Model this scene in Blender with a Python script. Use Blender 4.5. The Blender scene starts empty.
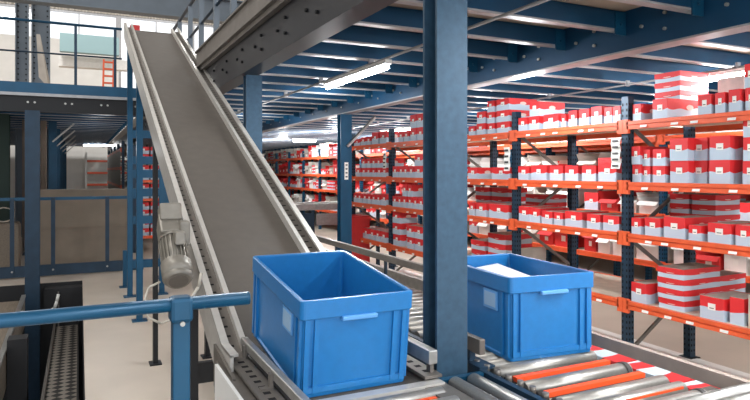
import bpy, math, random
from mathutils import Vector, Matrix
random.seed(7)
scn = bpy.context.scene
col = scn.collection

# ------------------------------------------------------------------ materials
def lin(c):
    return tuple(((x / 255) / 12.92 if x / 255 <= 0.04045 else ((x / 255 + 0.055) / 1.055) ** 2.4) for x in c)

def mat(name, rgb, rough=0.5, metal=0.0, var=0.0, scale=8.0, bump=0.0, emit=None, estr=0.0, stretch=None, spec=0.5):
    m = bpy.data.materials.new(name); m.use_nodes = True
    nt = m.node_tree; b = nt.nodes['Principled BSDF']
    c = lin(rgb) + (1,)
    b.inputs['Base Color'].default_value = c
    b.inputs['Roughness'].default_value = rough
    b.inputs['Metallic'].default_value = metal
    b.inputs['Specular IOR Level'].default_value = spec
    if emit:
        b.inputs['Emission Color'].default_value = lin(emit) + (1,)
        b.inputs['Emission Strength'].default_value = estr
    if var > 0 or bump > 0:
        tc = nt.nodes.new('ShaderNodeTexCoord'); mp = nt.nodes.new('ShaderNodeMapping')
        nz = nt.nodes.new('ShaderNodeTexNoise'); nz.inputs['Scale'].default_value = scale
        nz.inputs['Detail'].default_value = 5
        if stretch: mp.inputs['Scale'].default_value = stretch
        nt.links.new(tc.outputs['Object'], mp.inputs['Vector']); nt.links.new(mp.outputs['Vector'], nz.inputs['Vector'])
        if var > 0:
            r = nt.nodes.new('ShaderNodeValToRGB')
            r.color_ramp.elements[0].position = 0.3; r.color_ramp.elements[1].position = 0.7
            r.color_ramp.elements[0].color = tuple(x * (1 - var) for x in c[:3]) + (1,)
            r.color_ramp.elements[1].color = tuple(min(1, x * (1 + var)) for x in c[:3]) + (1,)
            nt.links.new(nz.outputs['Fac'], r.inputs['Fac']); nt.links.new(r.outputs['Color'], b.inputs['Base Color'])
        if bump > 0:
            bp = nt.nodes.new('ShaderNodeBump'); bp.inputs['Strength'].default_value = bump
            bp.inputs['Distance'].default_value = 0.01
            nt.links.new(nz.outputs['Fac'], bp.inputs['Height']); nt.links.new(bp.outputs['Normal'], b.inputs['Normal'])
    return m

def wave_mat(name, red, pale, top, split=0.52, amp=0.07, freq=9.0):
    """printed carton: red upper part, pale lower part, wavy border; plain board on top"""
    m = bpy.data.materials.new(name); m.use_nodes = True
    nt = m.node_tree; b = nt.nodes['Principled BSDF']; b.inputs['Roughness'].default_value = 0.55
    N = lambda t: nt.nodes.new(t)
    L = nt.links.new
    tc = N('ShaderNodeTexCoord'); sp = N('ShaderNodeSeparateXYZ'); L(tc.outputs['Generated'], sp.inputs[0])
    so = N('ShaderNodeSeparateXYZ'); L(tc.outputs['Object'], so.inputs[0])
    def M(op, a, c=None):
        n = N('ShaderNodeMath'); n.operation = op
        for i, x in enumerate((a, c)):
            if x is None: continue
            if isinstance(x, (int, float)): n.inputs[i].default_value = x
            else: L(x, n.inputs[i])
        return n.outputs[0]
    s = M('ADD', so.outputs['X'], so.outputs['Y'])
    w = M('ADD', M('MULTIPLY', M('SINE', M('MULTIPLY', s, freq * 6)), amp), M('MULTIPLY', M('SINE', M('MULTIPLY', s, freq * 2.3)), amp * 0.8))
    f = M('GREATER_THAN', M('ADD', sp.outputs['Z'], w), split)
    mx = N('ShaderNodeMixRGB'); mx.inputs[1].default_value = lin(pale) + (1,); mx.inputs[2].default_value = lin(red) + (1,)
    L(f, mx.inputs[0])
    g = N('ShaderNodeNewGeometry'); sn = N('ShaderNodeSeparateXYZ'); L(g.outputs['True Normal'], sn.inputs[0])
    t = M('GREATER_THAN', sn.outputs['Z'], 0.7)
    m2 = N('ShaderNodeMixRGB'); L(t, m2.inputs[0]); L(mx.outputs[0], m2.inputs[1]); m2.inputs[2].default_value = lin(top) + (1,)
    L(m2.outputs[0], b.inputs['Base Color'])
    return m

M = {}
M['blue'] = mat('blue_painted_steel', (18, 76, 108), 0.38, 0.25, 0.12, 5)
M['column'] = mat('column_blue_steel', (54, 82, 104), 0.42, 0.3, 0.15, 30)
M['navy'] = mat('navy_painted_steel', (32, 56, 76), 0.45, 0.25, 0.15, 6)
M['joist'] = mat('joist_blue_steel', (20, 66, 98), 0.4, 0.3, 0.2, 2)
M['black'] = mat('black_steel', (26, 27, 30), 0.5, 0.2)
M['hole'] = mat('punched_hole', (12, 13, 16), 0.9)
M['galv'] = mat('galvanised_steel', (176, 174, 170), 0.38, 0.75, 0.12, 25)
M['alu'] = mat('light_aluminium', (214, 210, 204), 0.36, 0.45, 0.06, 20)
M['flange'] = mat('pale_metal_lit_flange', (166, 166, 168), 0.4, 0.4, 0.1, 12)  # pale metal; on the joists its paleness paints light from the floor
M['roller'] = mat('zinc_roller', (172, 168, 162), 0.40, 0.8, 0.12, 60, stretch=(1, 4, 4))
M['dull'] = mat('dull_grey_steel', (118, 112, 106), 0.45, 0.5, 0.1, 20)
M['orange'] = mat('orange_beam_paint', (232, 96, 52), 0.45, 0.0, 0.08, 8)
M['obelt'] = mat('orange_urethane_belt', (238, 84, 34), 0.5)
M['rubber'] = mat('grey_rubber', (62, 58, 56), 0.7)
M['belt'] = mat('conveyor_belt_rubber', (88, 81, 74), 0.62, 0, 0.07, 14, 0.05)
M['board'] = mat('chipboard_deck', (206, 192, 176), 0.7, 0, 0.1, 12)
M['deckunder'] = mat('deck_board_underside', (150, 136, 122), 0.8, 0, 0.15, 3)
M['mainbeam'] = mat('dark_beam_steel', (42, 44, 50), 0.42, 0.3, 0.12, 6)
M['rail'] = mat('brown_grey_rail', (166, 152, 142), 0.5, 0.1, 0.08, 12)
M['pink'] = mat('pale_pink_board', (236, 206, 200), 0.6, 0, 0.12, 14)
M['insert'] = mat('pale_blue_insert', (148, 182, 214), 0.5)
M['deckedge'] = mat('deck_edge_steel', (128, 122, 116), 0.5, 0.3, 0.12, 6)
M['conc'] = mat('polished_concrete', (188, 176, 162), 0.42, 0, 0.07, 1.6, 0.03)
M['wallc'] = mat('low_concrete_wall', (134, 122, 108), 0.8, 0, 0.1, 3, 0.1)
M['wallw'] = mat('white_wall_panel', (232, 230, 226), 0.7, 0, 0.04, 2)
M['wallg'] = mat('grey_cladding', (218, 216, 212), 0.6, 0.1, 0.06, 2)
M['steelgrey'] = mat('grey_blue_girder', (112, 122, 132), 0.5, 0.2, 0.08, 3)
M['teal'] = mat('pale_teal_panel', (140, 168, 172), 0.5)
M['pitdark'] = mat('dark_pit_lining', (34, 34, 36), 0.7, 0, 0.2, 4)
M['green'] = mat('dark_green_steel', (30, 52, 44), 0.6)
M['brown'] = mat('brown_grey_board', (128, 116, 102), 0.7, 0, 0.2, 6, stretch=(8, 1, 8))
M['tote'] = mat('blue_tote_plastic', (28, 114, 178), 0.36, 0, 0.05, 40)
M['totelt'] = mat('tote_highlight_and_holder', (96, 160, 218), 0.4)  # light blue: painted handle highlight and the label holder's own colour
M['tag'] = mat('white_paper_label', (238, 236, 230), 0.6)
M['paper'] = mat('white_paper', (240, 240, 244), 0.7)
M['motor'] = mat('cast_grey_motor', (142, 136, 126), 0.45, 0.35, 0.12, 18)
M['cable'] = mat('pale_cable', (190, 182, 168), 0.6)
M['white'] = mat('white_board', (234, 232, 228), 0.6, 0, 0.05, 9)
M['greyc'] = mat('grey_cardboard', (186, 178, 168), 0.75, 0, 0.1, 7)
M['kraft'] = mat('brown_cardboard', (160, 128, 100), 0.8, 0, 0.1, 7)
M['redc'] = mat('red_board', (206, 44, 44), 0.55)
M['logo'] = mat('pale_print_ellipse', (232, 206, 196), 0.6)
M['ink'] = mat('dark_print', (60, 58, 60), 0.6)
M['tube'] = mat('lit_fluorescent_tube', (255, 255, 255), 0.4, emit=(250, 252, 255), estr=34)
M['carton'] = wave_mat('printed_carton', (222, 44, 48), (188, 205, 220), (172, 162, 154), 0.52, 0.045, 5.0)
M['flat'] = wave_mat('printed_flat_carton', (222, 44, 48), (192, 208, 222), (164, 156, 150), 0.50, 0.07, 2.2)
def lid_mat():
    m = mat('printed_carton_lid', (214, 44, 48), 0.55); nt = m.node_tree; b = nt.nodes['Principled BSDF']
    tc = nt.nodes.new('ShaderNodeTexCoord'); w = nt.nodes.new('ShaderNodeTexWave'); w.inputs['Scale'].default_value = 1.3; w.inputs['Distortion'].default_value = 7
    w.bands_direction = 'Y'; r = nt.nodes.new('ShaderNodeValToRGB'); r.color_ramp.interpolation = 'CONSTANT'
    r.color_ramp.elements[0].color = lin((214, 44, 48)) + (1,); r.color_ramp.elements[1].color = lin((196, 212, 222)) + (1,); r.color_ramp.elements[1].position = 0.5
    nt.links.new(tc.outputs['Object'], w.inputs['Vector']); nt.links.new(w.outputs['Fac'], r.inputs['Fac']); nt.links.new(r.outputs['Color'], b.inputs['Base Color']); return m
M['lid'] = lid_mat()
def mesh_floor_mat():
    m = mat('expanded_metal_grating', (120, 114, 106), 0.5, 0.4); nt = m.node_tree; b = nt.nodes['Principled BSDF']
    tc = nt.nodes.new('ShaderNodeTexCoord'); mp = nt.nodes.new('ShaderNodeMapping')
    mp.inputs['Location'].default_value = (0, 0, 0.37); mp.inputs['Rotation'].default_value = (0, 0, 0.785); mp.inputs['Scale'].default_value = (11, 11, 11)
    ch = nt.nodes.new('ShaderNodeTexChecker'); ch.inputs['Scale'].default_value = 1
    ch.inputs['Color1'].default_value = lin((150, 142, 132)) + (1,); ch.inputs['Color2'].default_value = lin((44, 42, 40)) + (1,)
    nt.links.new(tc.outputs['Object'], mp.inputs['Vector']); nt.links.new(mp.outputs['Vector'], ch.inputs['Vector'])
    nt.links.new(ch.outputs['Color'], b.inputs['Base Color']); return m
M['grating'] = mesh_floor_mat()
def corr_mat():
    m = mat('corrugated_translucent_cladding', (222, 216, 206), 0.6); nt = m.node_tree; b = nt.nodes['Principled BSDF']
    tc = nt.nodes.new('ShaderNodeTexCoord'); w = nt.nodes.new('ShaderNodeTexWave'); w.inputs['Scale'].default_value = 1.1
    w.bands_direction = 'X'
    bp = nt.nodes.new('ShaderNodeBump'); bp.inputs['Strength'].default_value = 1.0; bp.inputs['Distance'].default_value = 0.12
    nt.links.new(tc.outputs['Object'], w.inputs['Vector']); nt.links.new(w.outputs['Fac'], bp.inputs['Height'])
    nt.links.new(bp.outputs['Normal'], b.inputs['Normal']); return m
M['corr'] = corr_mat()
def glass_mat():
    m = bpy.data.materials.new('window_glass'); m.use_nodes = True; nt = m.node_tree
    nt.nodes.remove(nt.nodes['Principled BSDF']); o = nt.nodes['Material Output']
    t = nt.nodes.new('ShaderNodeBsdfTransparent'); g = nt.nodes.new('ShaderNodeBsdfGlossy'); g.inputs['Roughness'].default_value = 0.05
    mx = nt.nodes.new('ShaderNodeMixShader'); mx.inputs[0].default_value = 0.08
    nt.links.new(t.outputs[0], mx.inputs[1]); nt.links.new(g.outputs[0], mx.inputs[2]); nt.links.new(mx.outputs[0], o.inputs[0]); return m
M['glass'] = glass_mat()

# ------------------------------------------------------------------ mesh builder
ORG = {}
# image-derived positions stretched to fit recalibrated camera; OFF shifts one assembly along the aisle
SX, SY, OFF = 1.02, 1.08, 0.0
def stretch_to_fit(p): return (p[0] * SX, p[1] * SY + OFF, p[2])
def at(x):
    global OFF
    OFF = 0.0825 * x  # assembly shift belonging to the same camera fit
class MB:
    def __init__(s): s.v = []; s.f = []; s.m = []; s.s = []
    def face(s, idx, m=0, sm=False): s.f.append(idx); s.m.append(m); s.s.append(sm)
    def quad(s, pts, m=0):
        n = len(s.v); s.v += [tuple(p) for p in pts]; s.face(list(range(n, n + len(pts))), m); return s
    def hexa(s, p, m=0):
        n = len(s.v); s.v += [tuple(q) for q in p]
        for q in ((0, 3, 2, 1), (4, 5, 6, 7), (0, 1, 5, 4), (1, 2, 6, 5), (2, 3, 7, 6), (3, 0, 4, 7)): s.face([n + i for i in q], m)
        return s
    def box(s, x0, x1, y0, y1, z0, z1, m=0):
        return s.hexa([(x0, y0, z0), (x1, y0, z0), (x1, y1, z0), (x0, y1, z0), (x0, y0, z1), (x1, y0, z1), (x1, y1, z1), (x0, y1, z1)], m)
    def tube(s, p0, p1, r, n=14, m=0, r1=None, mc=None):
        p0 = Vector(p0); p1 = Vector(p1); d = (p1 - p0).normalized(); r1 = r if r1 is None else r1
        a = d.orthogonal().normalized(); b = d.cross(a); k = len(s.v)
        for p, rr in ((p0, r), (p1, r1)):
            for i in range(n):
                t = 2 * math.pi * i / n; s.v.append(tuple(p + a * (rr * math.cos(t)) + b * (rr * math.sin(t))))
        for i in range(n):
            j = (i + 1) % n; s.face([k + i, k + j, k + n + j, k + n + i], m, True)
        mc = m if mc is None else mc
        s.face([k + i for i in reversed(range(n))], mc); s.face([k + n + i for i in range(n)], mc); return s
    def bar(s, p0, p1, w, h, m=0, up=(0, 0, 1)):
        p0 = Vector(p0); p1 = Vector(p1); d = (p1 - p0).normalized(); up = Vector(up)
        a = d.cross(up)
        if a.length < 1e-4: a = d.cross(Vector((1, 0, 0)))
        a.normalize(); b = a.cross(d).normalized(); a *= w / 2; b *= h / 2
        return s.hexa([p0 - a - b, p0 + a - b, p1 + a - b, p1 - a - b, p0 - a + b, p0 + a + b, p1 + a + b, p1 - a + b], m)
    def strip(s, x0, x1, path, m=0):
        """path: list of (y, ztop, zbot) swept between x0 and x1"""
        k = len(s.v)
        for y, zt, zb in path: s.v += [(x0, y, zb), (x1, y, zb), (x1, y, zt), (x0, y, zt)]
        for i in range(len(path) - 1):
            a = k + 4 * i; b = a + 4
            for j in range(4):
                q = (j + 1) % 4; s.face([a + j, a + q, b + q, b + j], m)
        s.face([k + 3, k + 2, k + 1, k], m); e = k + 4 * (len(path) - 1); s.face([e, e + 1, e + 2, e + 3], m); return s
    def curve(s, pts, r, n=8, m=0):
        for a, b in zip(pts[:-1], pts[1:]): s.tube(a, b, r, n, m)
        return s
    def mesh(s, name, mats, org=(0, 0, 0)):
        me = bpy.data.meshes.new(name)
        me.from_pydata([(x - org[0], y - org[1], z - org[2]) for x, y, z in s.v], [], s.f)
        for m in mats: me.materials.append(M[m] if isinstance(m, str) else m)
        me.polygons.foreach_set('material_index', s.m); me.polygons.foreach_set('use_smooth', s.s); me.update(); return me
    def build(s, name, mats, parent=None, loc=(0, 0, 0), bevel=0, raw=False):
        if isinstance(mats, str): mats = [mats]
        if not raw: s.v = [stretch_to_fit(p) for p in s.v]; loc = stretch_to_fit(loc)
        org = ORG.get(parent.name, (0, 0, 0)) if parent else loc
        o = bpy.data.objects.new(name, s.mesh(name, mats, org)); col.objects.link(o)
        if parent: o.parent = parent
        else: o.location = loc
        ORG[o.name] = org
        if bevel:
            b = o.modifiers.new('bevel', 'BEVEL'); b.width = bevel; b.segments = 2; b.limit_method = 'ANGLE'; b.angle_limit = 0.9
        return o

def tag(o, label=None, cat=None, group=None, kind=None):
    if label: o['label'] = label
    if cat: o['category'] = cat
    if group: o['group'] = group
    if kind: o['kind'] = kind
    return o
def thing(name, label, cat, loc=(0, 0, 0), group=None):
    loc = stretch_to_fit(loc)
    o = bpy.data.objects.new(name, None); col.objects.link(o); o.location = loc; o.empty_display_size = 0.1
    ORG[o.name] = tuple(loc); return tag(o, label, cat, group)
def struct(name, mb, m, loc=(0, 0, 0)):
    return tag(mb.build(name, m, None, loc), kind='structure')
def dup(src, loc, label=None, group=None):
    r = src.copy(); col.objects.link(r); r.location = stretch_to_fit(loc)
    if label: r['label'] = label
    if group: r['group'] = group
    for ch in list(src.children):
        c = ch.copy(); col.objects.link(c); c.parent = r
        for g in ch.children:
            d = g.copy(); col.objects.link(d); d.parent = c
    return r
ORDN = ['first', 'second', 'third', 'fourth', 'fifth', 'sixth', 'seventh', 'eighth', 'ninth', 'tenth', 'eleventh', 'twelfth', 'thirteenth', 'fourteenth', 'fifteenth', 'sixteenth', 'seventeenth', 'eighteenth', 'nineteenth', 'twentieth']

# ------------------------------------------------------------------ camera
cd = bpy.data.cameras.new('camera'); cam = bpy.data.objects.new('camera', cd); col.objects.link(cam)
cd.sensor_width = 36; cd.lens = 606 / 750 * 36; cd.shift_y = -(200 - 171) / 750
cam.location = (0, 0, 1.74); cam.rotation_euler = (math.radians(90), 0, math.radians(-25.96)); cd.clip_end = 200
scn.camera = cam

# ------------------------------------------------------------------ the hall
PX = 0.035                                    # floor edge beside the pit
struct('floor', MB().box(PX, 12, -3, 31, -0.25, 0).box(-9, PX, 9.95, 31, -0.25, 0).box(-9, -3.2, -3, 9.95, -0.25, 0), 'conc')
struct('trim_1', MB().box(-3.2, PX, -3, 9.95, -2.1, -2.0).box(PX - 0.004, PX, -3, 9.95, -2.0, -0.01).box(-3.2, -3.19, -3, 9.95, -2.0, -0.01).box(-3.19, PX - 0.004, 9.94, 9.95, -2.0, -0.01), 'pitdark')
# far wall with a strip of windows
wb = MB()
wb.box(-9, 12, 30, 30.2, 0, 5.7).box(-9, 12, 30, 30.2, 9.4, 13)
wb.box(-9, -5.2, 30, 30.2, 5.7, 9.4)
wb.box(-5.2, 1.68, 29.9, 29.96, 5.7, 8.0)
struct('wall_back', wb, 'wallw')
struct('ceiling_upper', MB().box(-9.2, 12.2, -3, 30.2, 13, 13.2), 'wallg')
struct('wall_left', MB().box(-9.2, -9, -3, 30.2, 0, 13), 'wallg')
struct('wall_right', MB().box(12, 12.2, -3, 30.2, 0, 13), 'wallw')
struct('trim_2', MB().box(-9, 12, 29.9, 29.98, 9.4, 13), 'corr')
n = 0
for i in range(5):
    x0 = -5.2 + i * 3.44
    w = struct('window_%d' % (i + 1), MB().box(x0, x0 + 0.12, 29.95, 30.1, 5.7, 9.4).box(x0 + 3.32, x0 + 3.44, 29.95, 30.1, 5.7, 9.4)
        .box(x0 + 0.12, x0 + 3.32, 29.95, 30.1, 5.7, 5.8).box(x0 + 0.12, x0 + 3.32, 29.95, 30.1, 9.3, 9.4).box(x0 + 1.69, x0 + 1.75, 29.96, 30.08, 5.8, 9.3), 'flange')
    MB().box(x0 + 0.12, x0 + 3.32, 30.02, 30.03, 5.8, 9.3).build('pane', 'glass', w)
# white kerb strip on the floor behind the rack feet
struct('trim_3', MB().box(4.80, 5.05, 1, 9.2, 0, 0.004), 'white')

def hall_post(x, y, w, label, m='steelgrey', z1=12):
    t = thing('hall_column', label, 'column', (x, y, 0))
    MB().box(x - w / 2, x + w / 2, y - 0.01, y + 0.01, 0, z1).box(x - w / 2, x - w / 2 + 0.03, y - 0.15, y + 0.15, 0, z1).box(x + w / 2 - 0.03, x + w / 2, y - 0.15, y + 0.15, 0, z1).build('shaft', m, t)
    b = MB()
    for i in range(60):
        for sx in (-1, 1): b.tube((x + sx * (w / 2 - 0.06), y - 0.012, 3.2 + i * 0.14), (x + sx * (w / 2 - 0.06), y - 0.03, 3.2 + i * 0.14), 0.022, 6)
    tag(b.build('bolt_row', 'black', t), kind='stuff')
    MB().box(x - w / 2 - 0.05, x + w / 2 + 0.05, y - 0.2, y + 0.2, 0, 0.03).build('base_plate', m, t)
hall_post(-.914, 17, 0.42, 'grey riveted hall column rising behind the upper left guard rail')
hall_post(-1.36, 17.3, 0.30, 'plain grey hall column at the far upper left edge of the picture', 'steelgrey')
g = MB().box(-9, 12, 15.2, 15.24, 5.75, 6.3).box(-9, 12, 15.05, 15.39, 5.72, 5.75).box(-9, 12, 15.05, 15.39, 6.3, 6.33)
tag(g.build('crane_girder', 'steelgrey', None, (0, 15.2, 5.72)), 'long grey blue girder spanning the hall above the top of the belt', 'girder')
tag(MB().box(-0.72, 4.2, 24.4, 24.8, 5.8, 6.2).build('air_duct', 'white', None, (0, 24.4, 5.8)), 'white horizontal duct crossing below the far hall windows', 'duct')
tag(MB().box(-.68, 1.36, 24.0, 24.3, 6.3, 7.0).build('wall_cabinet', 'teal', None, (0, 24, 6.3)), 'pale teal panel box hung under the girder behind the upper rail', 'panel')

# ------------------------------------------------------------------ mezzanine
ZB = 2.53                                      # underside of the main beams
ZD = 2.80                                      # underside of the deck
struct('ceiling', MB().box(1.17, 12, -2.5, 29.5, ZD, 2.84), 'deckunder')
struct('trim_4', MB().box(1.12, 1.168, -2.5, 6.3, 2.801, 3.02).box(1.10, 1.165, -2.5, 6.3, 3.02, 3.035).box(1.09, 1.12, -2.5, 6.3, 2.84, 2.86).box(1.17, 1.24, 6.3, 29.5, 2.85, 3.02), 'deckedge')
def main_beam(x, label, cleats, y0=-2.5, y1=29.4):
    t = thing('main_beam', label, 'beam', (x, y0, ZB))
    MB().box(x, x + 0.012, y0, y1, ZB + 0.012, ZD - 0.012).box(x, x + 0.14, y0, y1, ZD - 0.012, ZD).build('web', 'mainbeam' if cleats == 0 else 'joist', t)
    MB().box(x, x + 0.14, y0, y1, ZB, ZB + 0.012).build('bottom_flange', 'mainbeam' if cleats == 0 else 'flange', t)
    b = MB(); y = 0.8
    while y < 12:
        for dy, dz in ((0, 0.09), (0, 0.19), (0.16, 0.14)):
            b.tube((x - 0.001, y + dy, ZB + dz), (x - 0.014, y + dy, ZB + dz), 0.011, 8)
        y += 0.53
    tag(b.build('bolt_set', 'hole' if cleats == 0 else 'galv', t), kind='stuff')
    return t
main_beam(1.16, 'dark steel main beam over the two front columns, running beside the belt', 0)
mb2 = main_beam(3.19, 'blue steel main beam in front of the near rack, bolts along its web', 1)
main_beam(7.4, 'blue steel main beam far right above the back rack', 1)
# joists
JY = [(4.0 + 0.555 * i) / SY for i in range(-9, 50)]
def joist_mesh(L):
    b = MB().box(0, L, 0, 0.01, 0.012, 0.168, 0).box(0, L, 0, 0.06, 0, 0.012, 1).box(0, L, 0, 0.06, 0.158, 0.17, 0)
    return b
def joists(x0, x1, label, group, ys, z=2.665, top=None):
    src = None
    for y in ys:
        if src is None:
            src = thing('floor_joist', label, 'joist', (x0, y, z), group)
            L = x1 - x0
            b = MB().box(x0, x1, y, y + 0.01, z + 0.012, z + 0.128).box(x0, x1, y, y + 0.06, z + 0.118, z + 0.13); b.build('web', 'joist', src)
            MB().box(x0, x1, y, y + 0.06, z, z + 0.012).build('bottom_flange', 'flange', src)  # coloured paler than the web to paint the light from below
            MB().box(x1 - 0.09, x1, y - 0.012, y, z - 0.03, z + 0.12).tube((x1 - .045, y - .013, z + .04), (x1 - .045, y - .022, z + .04), .011, 8).build('cleat', 'blue', src)
        else: dup(src, (x0, y, z))
joists(1.31, 3.185, 'blue joist with pale bottom flange between the dark and the blue main beams', 'joists between the two main beams', JY)
joists(3.34, 7.39, 'blue joist with pale bottom flange above the storage racks', 'joists above the racks', JY)
joists(7.55, 11.9, 'blue joist above the farthest racks on the right', 'joists above the farthest racks', JY[::2])

def steel_column(x0, y0, label, w=0.132, z1=ZB, brace=False, m='column', z0=0.0, group=None, dark=True):
    at(x0 if y0 < 9 else 0); t = thing('steel_column', label, 'column', (x0, y0, z0), group)
    dy = w * .72
    MB().box(x0, x0 + w, y0, y0 + .011, z0 + 0.015, z1).box(x0, x0 + w, y0 + dy - .011, y0 + dy, z0 + 0.015, z1).box(x0 + w / 2 - .004, x0 + w / 2 + .004, y0 + .011, y0 + dy - .011, z0 + .015, z1).build('shaft', [m], t)
    MB().box(x0 - 0.05, x0 + w + 0.05, y0 - 0.05, y0 + w + 0.05, z0, z0 + 0.015).build('base_plate', m, t)
    if brace:
        MB().bar((x0 + w / 2, y0 - 0.02, z1 - 0.45), (x0 + w / 2 + 0.42, y0 - 0.02, z1 - 0.03), 0.03, 0.07, up=(0, 1, 0)).build('knee_brace', 'galv', t)
    if not brace: at(0)
    return t
steel_column(1.165, 1.685, 'large blue steel column in the foreground between the two blue totes')
steel_column(1.20, 4.47, 'blue steel column rising behind the right rail of the inclined belt')
c3 = steel_column(3.19, 6.95, 'blue steel column with white label sheet left of the near rack', w=.165, brace=True, m='blue')
MB().box(3.245, 3.30, 6.944, 6.95, 1.62, 1.86).build('label_sheet', 'tag', c3)
b = MB()
for i in range(4): b.box(3.258, 3.287, 6.941, 6.9445, 1.65 + i * 0.055, 1.668 + i * 0.055)
b.build('printed_lines', 'ink', [o for o in c3.children if o.name.startswith('label_sheet')][0])
at(0)
steel_column(3.19, 11.4, 'blue steel column deep in the hall between the far racks', m='blue')
steel_column(1.165, 9.6, 'blue steel column behind the upper half of the belt', m='blue')

at(1.2)
# guard rail on the mezzanine edge beside the belt
t = thing('mezzanine_guard_rail', 'grey steel guard rail on the mezzanine edge right of the belt top', 'railing', (1.2, 2.2, 3.02))
for y in (4.2, 4.914, 5.609, 6.385, 7.088, 7.9):
    MB().box(1.18, 1.23, y - 0.025, y + 0.025, 3.035, 3.78).build('post', 'steelgrey', t)
MB().tube((1.205, 3.5, 3.8), (1.205, 8.6, 3.8), 0.022).build('top_rail', 'navy', t)
MB().tube((1.205, 3.5, 3.4), (1.205, 8.6, 3.4), 0.016).build('middle_rail', 'navy', t)

at(0)
# left platform
PY = 9.8
t = thing('platform_edge_beam', 'blue and grey edge beam of the left platform above the low wall', 'beam', (-4, PY, 2.86))
MB().box(-8.9, 0.98, PY, PY + 0.08, 2.93, 3.09).build('upper_channel', 'blue', t)
MB().box(-8.9, 0.98, PY - 0.01, PY + 0.10, 2.885, 2.93).build('pale_lip', 'flange', t)
MB().box(-8.9, 0.98, PY + 0.03, PY + 0.12, 2.64, 2.885).build('lower_channel', 'black', t)
bb = MB()
for i in range(9):
    for k in (0, 1): bb.tube((-3.2 + i * 0.5 + k * .09, PY + 0.03, 2.79), (-3.2 + i * 0.5 + k * .09, PY + 0.015, 2.79), 0.016, 8)
tag(bb.build('bolt_row', 'galv', t), kind='stuff')
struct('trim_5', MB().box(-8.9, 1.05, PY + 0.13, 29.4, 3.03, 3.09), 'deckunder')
joists(-8.9, 1.0, 'dark joist under the left platform running across the aisle', 'joists under the left platform', [PY + 0.5 + 0.62 * i for i in range(30)], 2.855)
t = thing('platform_guard_rail', 'blue guard rail along the edge of the upper left platform', 'railing', (-2, PY + 0.05, 3.09))
for x in (-4.3, -2.9, -1.55, -0.06, 0.5): MB().box(x - 0.02, x + 0.02, PY + 0.03, PY + 0.07, 3.09, 4.02).build('post', 'navy', t)
MB().tube((-8.8, PY + 0.05, 4.04), (0.6, PY + 0.05, 4.04), 0.022).build('top_rail', 'blue', t)
MB().tube((-8.8, PY + 0.05, 3.56), (0.6, PY + 0.05, 3.56), 0.014).build('middle_rail', 'navy', t)
steel_column(-0.72, 9.55, 'tall dark blue column in the pit holding up the left platform', w=0.19, z1=2.64, m='navy', z0=-2.0)
for i, y in enumerate((14.2, 16.6, 19, 21.6, 24.4)):
    steel_column(-0.62, y, 'blue column with knee brace, %s of the row in the left aisle' % ['nearest', 'second', 'third', 'fourth', 'last'][i], w=0.16, z1=2.66 if 0 else 2.84, brace=True, m='blue')
steel_column(-1.55, 12.6, 'wide dark green column behind the left railing', w=0.34, z1=2.84, m='green')
steel_column(-1.0, 13.4, 'dark grey column close behind the tall left column', w=0.26, z1=2.84, m='navy')
tag(MB().box(-3.6, -2.3, 12.5, 12.7, 0, 2.84).build('partition_panel', 'wallg', None, (-3, 12.5, 0)), 'pale grey partition panel at the left edge under the platform', 'panel')
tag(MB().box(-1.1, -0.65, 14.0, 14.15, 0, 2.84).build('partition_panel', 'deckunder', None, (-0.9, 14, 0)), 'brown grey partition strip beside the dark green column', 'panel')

at(0)
# pipe of light cords on ceiling
def conduit(x, y0, y1, label):
    b = MB().tube((x, y0, 2.615), (x, y1, 2.615), 0.011, 8)
    y = y0 + 0.4
    while y < y1: b.box(x - 0.02, x + 0.02, y - 0.01, y + 0.01, 2.60, 2.657); y += 1.06
    tag(b.build('light_conduit', 'flange', None, (x, y0, 2.615)), label, 'conduit')
conduit(2.1, -0.5, 12, 'thin pale conduit carrying the near fluorescent tube under the joists')
conduit(4.9, 0.5, 12, 'thin pale conduit under the joists above the rack')
LGT = []
def fluo(x, y0, y1, label, z=2.57, alongx=False):
    at(x if y0 < 8 else 0); t = thing('fluorescent_light', label, 'ceiling light', (x, y0, z), 'fluorescent ceiling lights')
    if not alongx:
        MB().box(x - 0.028, x + 0.028, y0, y1, z, z + 0.032).build('housing', 'white', t)
        MB().tube((x, y0 + 0.03, z - 0.022), (x, y1 - 0.03, z - 0.022), 0.022, 10).build('tube', 'tube', t)
        LGT.append((x * SX, (y0 + y1) / 2 * SY + OFF, z - 0.06, y1 - y0, 0))
    else:
        MB().box(x, x + y1, y0 - 0.028, y0 + 0.028, z, z + 0.032).build('housing', 'white', t)
        MB().tube((x + .03, y0, z - 0.022), (x + y1 - .03, y0, z - 0.022), 0.022, 10).build('tube', 'tube', t)
        LGT.append(((x + y1 / 2) * SX, y0 * SY + OFF, z - 0.06, y1, 1))
fluo(2.1, 3.69, 4.92, 'bright fluorescent tube hung diagonally in view left of the large column')
fluo(4.9, 2.55, 3.15, 'bright fluorescent tube above the boxes at the upper right')
fluo(4.55, 13.1, 0.62, 'lit tube far back right of the belt, left one of two', 2.5, True)
fluo(6.1, 15.2, 0.7, 'lit tube far back, beside the label column, right one of two', 2.5, True)
fluo(5.6, 5.4, 6.6, 'added unseen tube lighting the space between the two racks', 2.57)  # unseen tube, added to brighten the racks
fluo(5.6, 9.4, 10.6, 'added tube lighting the aisle behind the end of the near rack', 2.57)  # tube added to light the aisle
fluo(2.4, 0.1, 1.3, 'added unseen tube lighting the near end of the roller conveyor', 2.57)  # tube added out of view to light the conveyor
fluo(0.1, 25.0, 1.2, 'lit tube at the far end of the left aisle', 2.80, True)

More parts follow.
